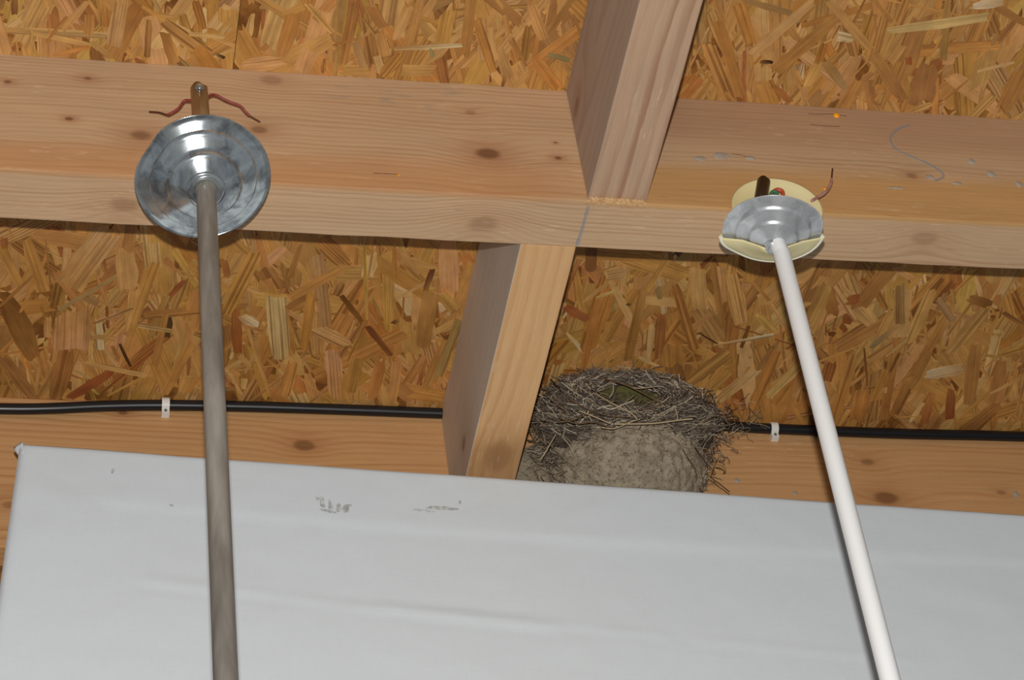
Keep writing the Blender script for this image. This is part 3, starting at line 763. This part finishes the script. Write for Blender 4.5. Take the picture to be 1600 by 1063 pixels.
# ------------------------------------------------------------------ the two poles
def metal(name, col, col2, rough, var, scale, met=1):
    m, nt, b = material(name, rough, met)
    x, y, z = position(nt); v = vec(nt, x, y, z)
    n = noise(nt, v, scale, 5, .65, .8); n2 = noise(nt, v, scale*.35, 3, .6, 1.5)
    nt.links.new(mix(nt, n.step(.35, .7), srgb(*col), srgb(*col2)), b.inputs['Base Color'])
    nt.links.new(((n2-.5)*var*2+rough).m('ADD', (n-.5)*var, clamp=True).k, b.inputs['Roughness'])
    bump(nt, b, n, .08, .001); return m
M['alu'] = metal('smudged_aluminium', (204, 212, 214), (132, 138, 144), .17, .10, 38, .78)
M['alu2'] = metal('dull_aluminium', (208, 211, 214), (176, 179, 183), .30, .10, 45, .55)
M['pipe'] = plain('grey_steel_pipe', (162, 159, 152), .42, .2, .2, 18, col2=(112, 107, 99), stretch=(1, 1, .12), lo=.35, hi=.65)
M['brass'] = plain('tarnished_brass', (194, 168, 130), .42, .05, .15, 60, col2=(146, 126, 98), stretch=(1, 1, .2))
M['zinc'] = plain('zinc_screw', (206, 212, 220), .2, 1)
M['red'] = plain('red_wire', (146, 66, 56), .5, col2=(120, 50, 44), scale=200)
M['copper'] = plain('dark_copper', (88, 52, 38), .5, .4)
M['white_pipe'] = plain('white_paint', (236, 238, 238), .34, 0, .06, 10, spec=.5)
M['cream'] = plain('cream_plastic', (234, 222, 172), .42, col2=(226, 212, 158), scale=20)
M['cream_edge'] = plain('pale_plastic', (232, 230, 214), .45)
M['black_tube'] = plain('dark_tube', (38, 36, 34), .35, .3, .1, 60, col2=(84, 78, 66), lo=.5, hi=.75)
M['green'] = plain('green_wire', (66, 120, 88), .5)
M['orange'] = plain('red_orange_wire', (196, 84, 58), .5)
M['pinkwire'] = plain('pale_pink_wire', (196, 150, 140), .5, col2=(170, 112, 104), scale=160)

# grey pole: passes through its cone at px (322, 303) and leans very slightly towards the beam
def along(a, b, z): t = (z-a.z)/(b.z-a.z); return a+(b-a)*t
PT = atY(312, 150, 1.845); PM_ = atY(322, 300, 1.815); PBm = atY(353, 1063, 1.735)
pole = tag(empty('cone_pole', along(PM_, PBm, -EYE)), 'grey metal pole carrying a round ringed aluminium cone with red wires', 'pole')
foot = along(PM_, PBm, -EYE)
tube('pole_shaft', [foot+(PM_-foot)*(i/14) for i in range(15)], .0116, M['pipe'], pole, 20)
tube('shaft_neck', [PM_, PM_+(PT-PM_)*.25], .0120, M['pipe'], pole, 20)
up = (PT-PM_).normalized()
def open_tube(name, a, b, r, mat, parent, n=20, notch=.0):
    """hollow tube end with a nibbled rim"""
    s, t = frame_of(b-a); V = []; F = []
    for (p, rr, nn) in ((a, r, 0), (b, r, 1), (b, r*.78, 1), (b-(b-a).normalized()*r*1.4, r*.78, 0)):
        for k in range(n):
            q = 2*math.pi*k/n; V.append(p+(s*math.cos(q)+t*math.sin(q))*rr+(b-a).normalized()*nn*notch*mnoise.noise(Vector((math.cos(q)*1.2, math.sin(q)*1.2, 1))))
    for i in range(3):
        for k in range(n): F.append((i*n+k, i*n+(k+1) % n, (i+1)*n+(k+1) % n, (i+1)*n+k))
    F.append(tuple(range(3*n, 4*n))); return obj(name, V, F, mat, parent, smooth=True)
TOPL = atY(311, 140, PT.y)
tag(open_tube('upper_tube', PM_+(PT-PM_)*.2, TOPL, .0108, M['brass'], pole, notch=.006), 'tarnished brownish tube end above the cone')
# screw on the tube end
sc = atY(312, 138, PT.y-.0125); sd = (-ray(312, 138)).normalized()
lathe('screw', [(.0001, .004), (.0028, .0038), (.0048, .002), (.0052, 0), (.0052, -.0025), (.0025, -.0025), (.0025, -.012)], sc, sd, M['zinc'], pole, 6)
lathe('washer', [(.0022, -.0022), (.0066, -.0022), (.0066, -.0034), (.0022, -.0034)], sc, sd, M['zinc'], pole, 20)
# the cone: apex towards the pole foot, rings pressed in
def cone_profile(R, H, boss, rings, hub, relief=1.0):
    p = []
    N = 40
    for i in range(N+1):
        r = boss+(R-boss)*i/N; h = H*max(0, 1-(r-boss)/(R-boss))**1.05
        for q in rings: h += relief*(.0020*math.exp(-((r-q)/.0014)**2)+.0024*math.tanh((q-r)/.002))
        p.append((r, h))
    p = [(hub, H+.003), (boss*.62, H+.007), (boss*.80, H+.010), (boss*.92, H+.0085), (boss, H+.002)]+p
    p += [(R+.0008, -.0012), (R, -.0026)]
    for i in range(N, -1, -4):
        r = boss+(R-boss)*i/N; p.append((r-.0012, H*max(0, 1-(r-boss)/(R-boss))**1.05-.0028))
    p.append((hub, H-.002)); return p
v0 = -ray(315, 277).normalized()
AXL = v0*math.cos(math.radians(27.5)) + (_r*.216-_u*.976)*math.sin(math.radians(27.5))
HL = .036
ORG = along(PM_, PBm, PM_.z)-AXL*HL
DL = (ORG.dot(_f))
def dentL(r, h, a):
    if r < .05: return r, h
    k = math.exp(-((a-2.52)/.30)**2)*.0055+math.exp(-((a-.9)/.3)**2)*.001
    return r-k*(r-.05)/.03, h-.25*k*(r-.05)/.03+.0006*math.sin(3*a+1)*(r-.05)/.03
tag(lathe('ringed_cone', cone_profile(.0785, HL-.008, .0225, (.0415, .0615), .0118), ORG, AXL, M['alu'], pole, 96, dentL, xdir=_r), 'smudged aluminium cone with pressed rings')
# red wires out of the tube
def wire(pts, Y, parent, mat, r, tipmat, ntip, Y2=None):
    P = [atY(x, y, Y+(0 if Y2 is None else (Y2-Y)*i/(len(pts)-1))) for i, (x, y) in enumerate(pts)]
    w = smooth_path(P, 4); cut = len(w)-1-ntip*4
    o = tube('wire', w[:cut+1], r, mat, parent, 8); tube('bare_tip', w[cut:], r*.55, tipmat, o, 6)
cw = lambda x, y: (180+x/3.543, 100+y/3.543)
wire([cw(*p) for p in ((450, 205), (415, 202), (382, 205), (352, 245), (312, 272), (290, 281), (262, 274), (240, 268), (188, 264))], PT.y-.002, pole, M['red'], .0018, M['copper'], 3, 1.872)
wire([cw(*p) for p in ((470, 200), (512, 183), (532, 172), (562, 175), (622, 206), (690, 232), (718, 262), (745, 287), (802, 320))], PT.y-.002, pole, M['red'], .0018, M['copper'], 1, 1.872)

# white pole
QM = atY(1222, 398, 1.795); QB = atY(1391, 1063, 1.735)
qf = along(QM, QB, -EYE)
wp = tag(empty('cone_pole', qf), 'white pole carrying a bent aluminium and cream cone', 'pole')
tube('pole_shaft', [qf+(QM-qf)*(i/14) for i in range(15)], .0102, M['white_pipe'], wp, 20)
qd = (QM-QB).normalized()
c2 = lambda x, y: (1080+x/3.796, 150+y/3.796)
v1 = -ray(1210, 355).normalized()
dirp = (_r*(-.03)-_u*1.0).normalized()
AXR = v1*math.cos(math.radians(52)) + dirp*math.sin(math.radians(52))
AXR = (AXR + _r*.02).normalized()
HR = .030
apex = atY(*c2(487, 900), QM.y+.004)
tube('shaft_neck', [QM, apex-AXR*.02], .0098, M['white_pipe'], wp, 16)
ORR = apex-AXR*HR
ROLR = math.radians(-5)
XR = _r*math.cos(ROLR)+_u*math.sin(ROLR)
def dentR(r, h, a):
    k = max(0, (r-.03)/.036)
    fold = math.exp(-((a-3.55)/.35)**2)
    return r+.004*k*fold, h+.006*k*fold-.004*k*math.exp(-((a-.3)/.5)**2)
tag(lathe('ringed_cone', cone_profile(.0580, HR-.006, .010, (.028, .043), .004, .45), ORR, AXR, M['alu2'], wp, 96, dentR, xdir=XR), 'dull aluminium cone with pressed rings')
# cream shell behind the cone, showing above it
SC = atY(*c2(505, 690), 1.876)
tag(lathe('cream_shell', [(.004, .004), (.03, .003), (.050, .0045), (.0555, .008), (.0575, .008), (.0560, .001), (.050, -.001), (.004, -.002)],
      SC, Vector((-.10, -1, .03)).normalized(), M['cream'], wp, 80, xdir=Vector((1, 0, 0))), 'cream plastic shell behind the aluminium cone')
# cream lip covering the lower half of the cone
def lip():
    V = []; F = []; n = 48; ax = AXR.normalized(); s = (XR-ax*XR.dot(ax)).normalized(); t = ax.cross(s)
    prof = [(.008, HR-.001), (.018, HR-.0075), (.036, .0108), (.049, .0048), (.0575, .0012), (.0605, -.0015), (.0615, -.0045), (.0592, -.0070)]
    a0, a1 = math.pi+.30, 2*math.pi-.12
    if t.dot(_u) < 0: a0, a1 = .12, math.pi-.30
    for r, h in prof:
        for k in range(n+1):
            a = a0+(a1-a0)*k/n; rr, hh = dentR(r, h, a if a0 > 1 else -a)
            V.append(ORR+(s*math.cos(a)+t*math.sin(a))*rr+ax*(hh+.002))
    for i in range(len(prof)-1):
        for k in range(n): F.append((i*(n+1)+k, i*(n+1)+k+1, (i+1)*(n+1)+k+1, (i+1)*(n+1)+k))
    o = obj('cream_lip', V, F, M['cream'], wp, smooth=True)
    md = o.modifiers.new('thick', 'SOLIDIFY'); md.thickness = .0016; md.offset = 0
    E_ = [V[(len(prof)-3)*(n+1)+k] for k in range(n+1)]
    tube('lip_edge', E_, .0026, M['cream_edge'], wp, 8)
    return o
tag(lip(), 'cream lip over the lower half of the cone')
st0, st1 = atY(*c2(408, 640), 1.838), atY(*c2(430, 508), 1.846)
tag(open_tube('upper_tube', st0, st1, .0083, M['black_tube'], wp, notch=.003), 'dark tube end above the cone')
def loop(pts, Y, mat, r): tube('wire', smooth_path([atY(*c2(*p), Y) for p in pts], 4), r, mat, wp, 8)
loop([(470, 590), (480, 570), (500, 568), (512, 585), (505, 600)], 1.838, M['green'], .0022)
loop([(490, 566), (510, 556), (535, 562), (545, 580), (535, 596)], 1.842, M['orange'], .0026)
wire([c2(*p) for p in ((715, 620), (745, 604), (785, 580), (815, 548), (830, 515), (832, 495), (838, 432))], 1.855, wp, M['pinkwire'], .0020, M['copper'], 1, 1.872)
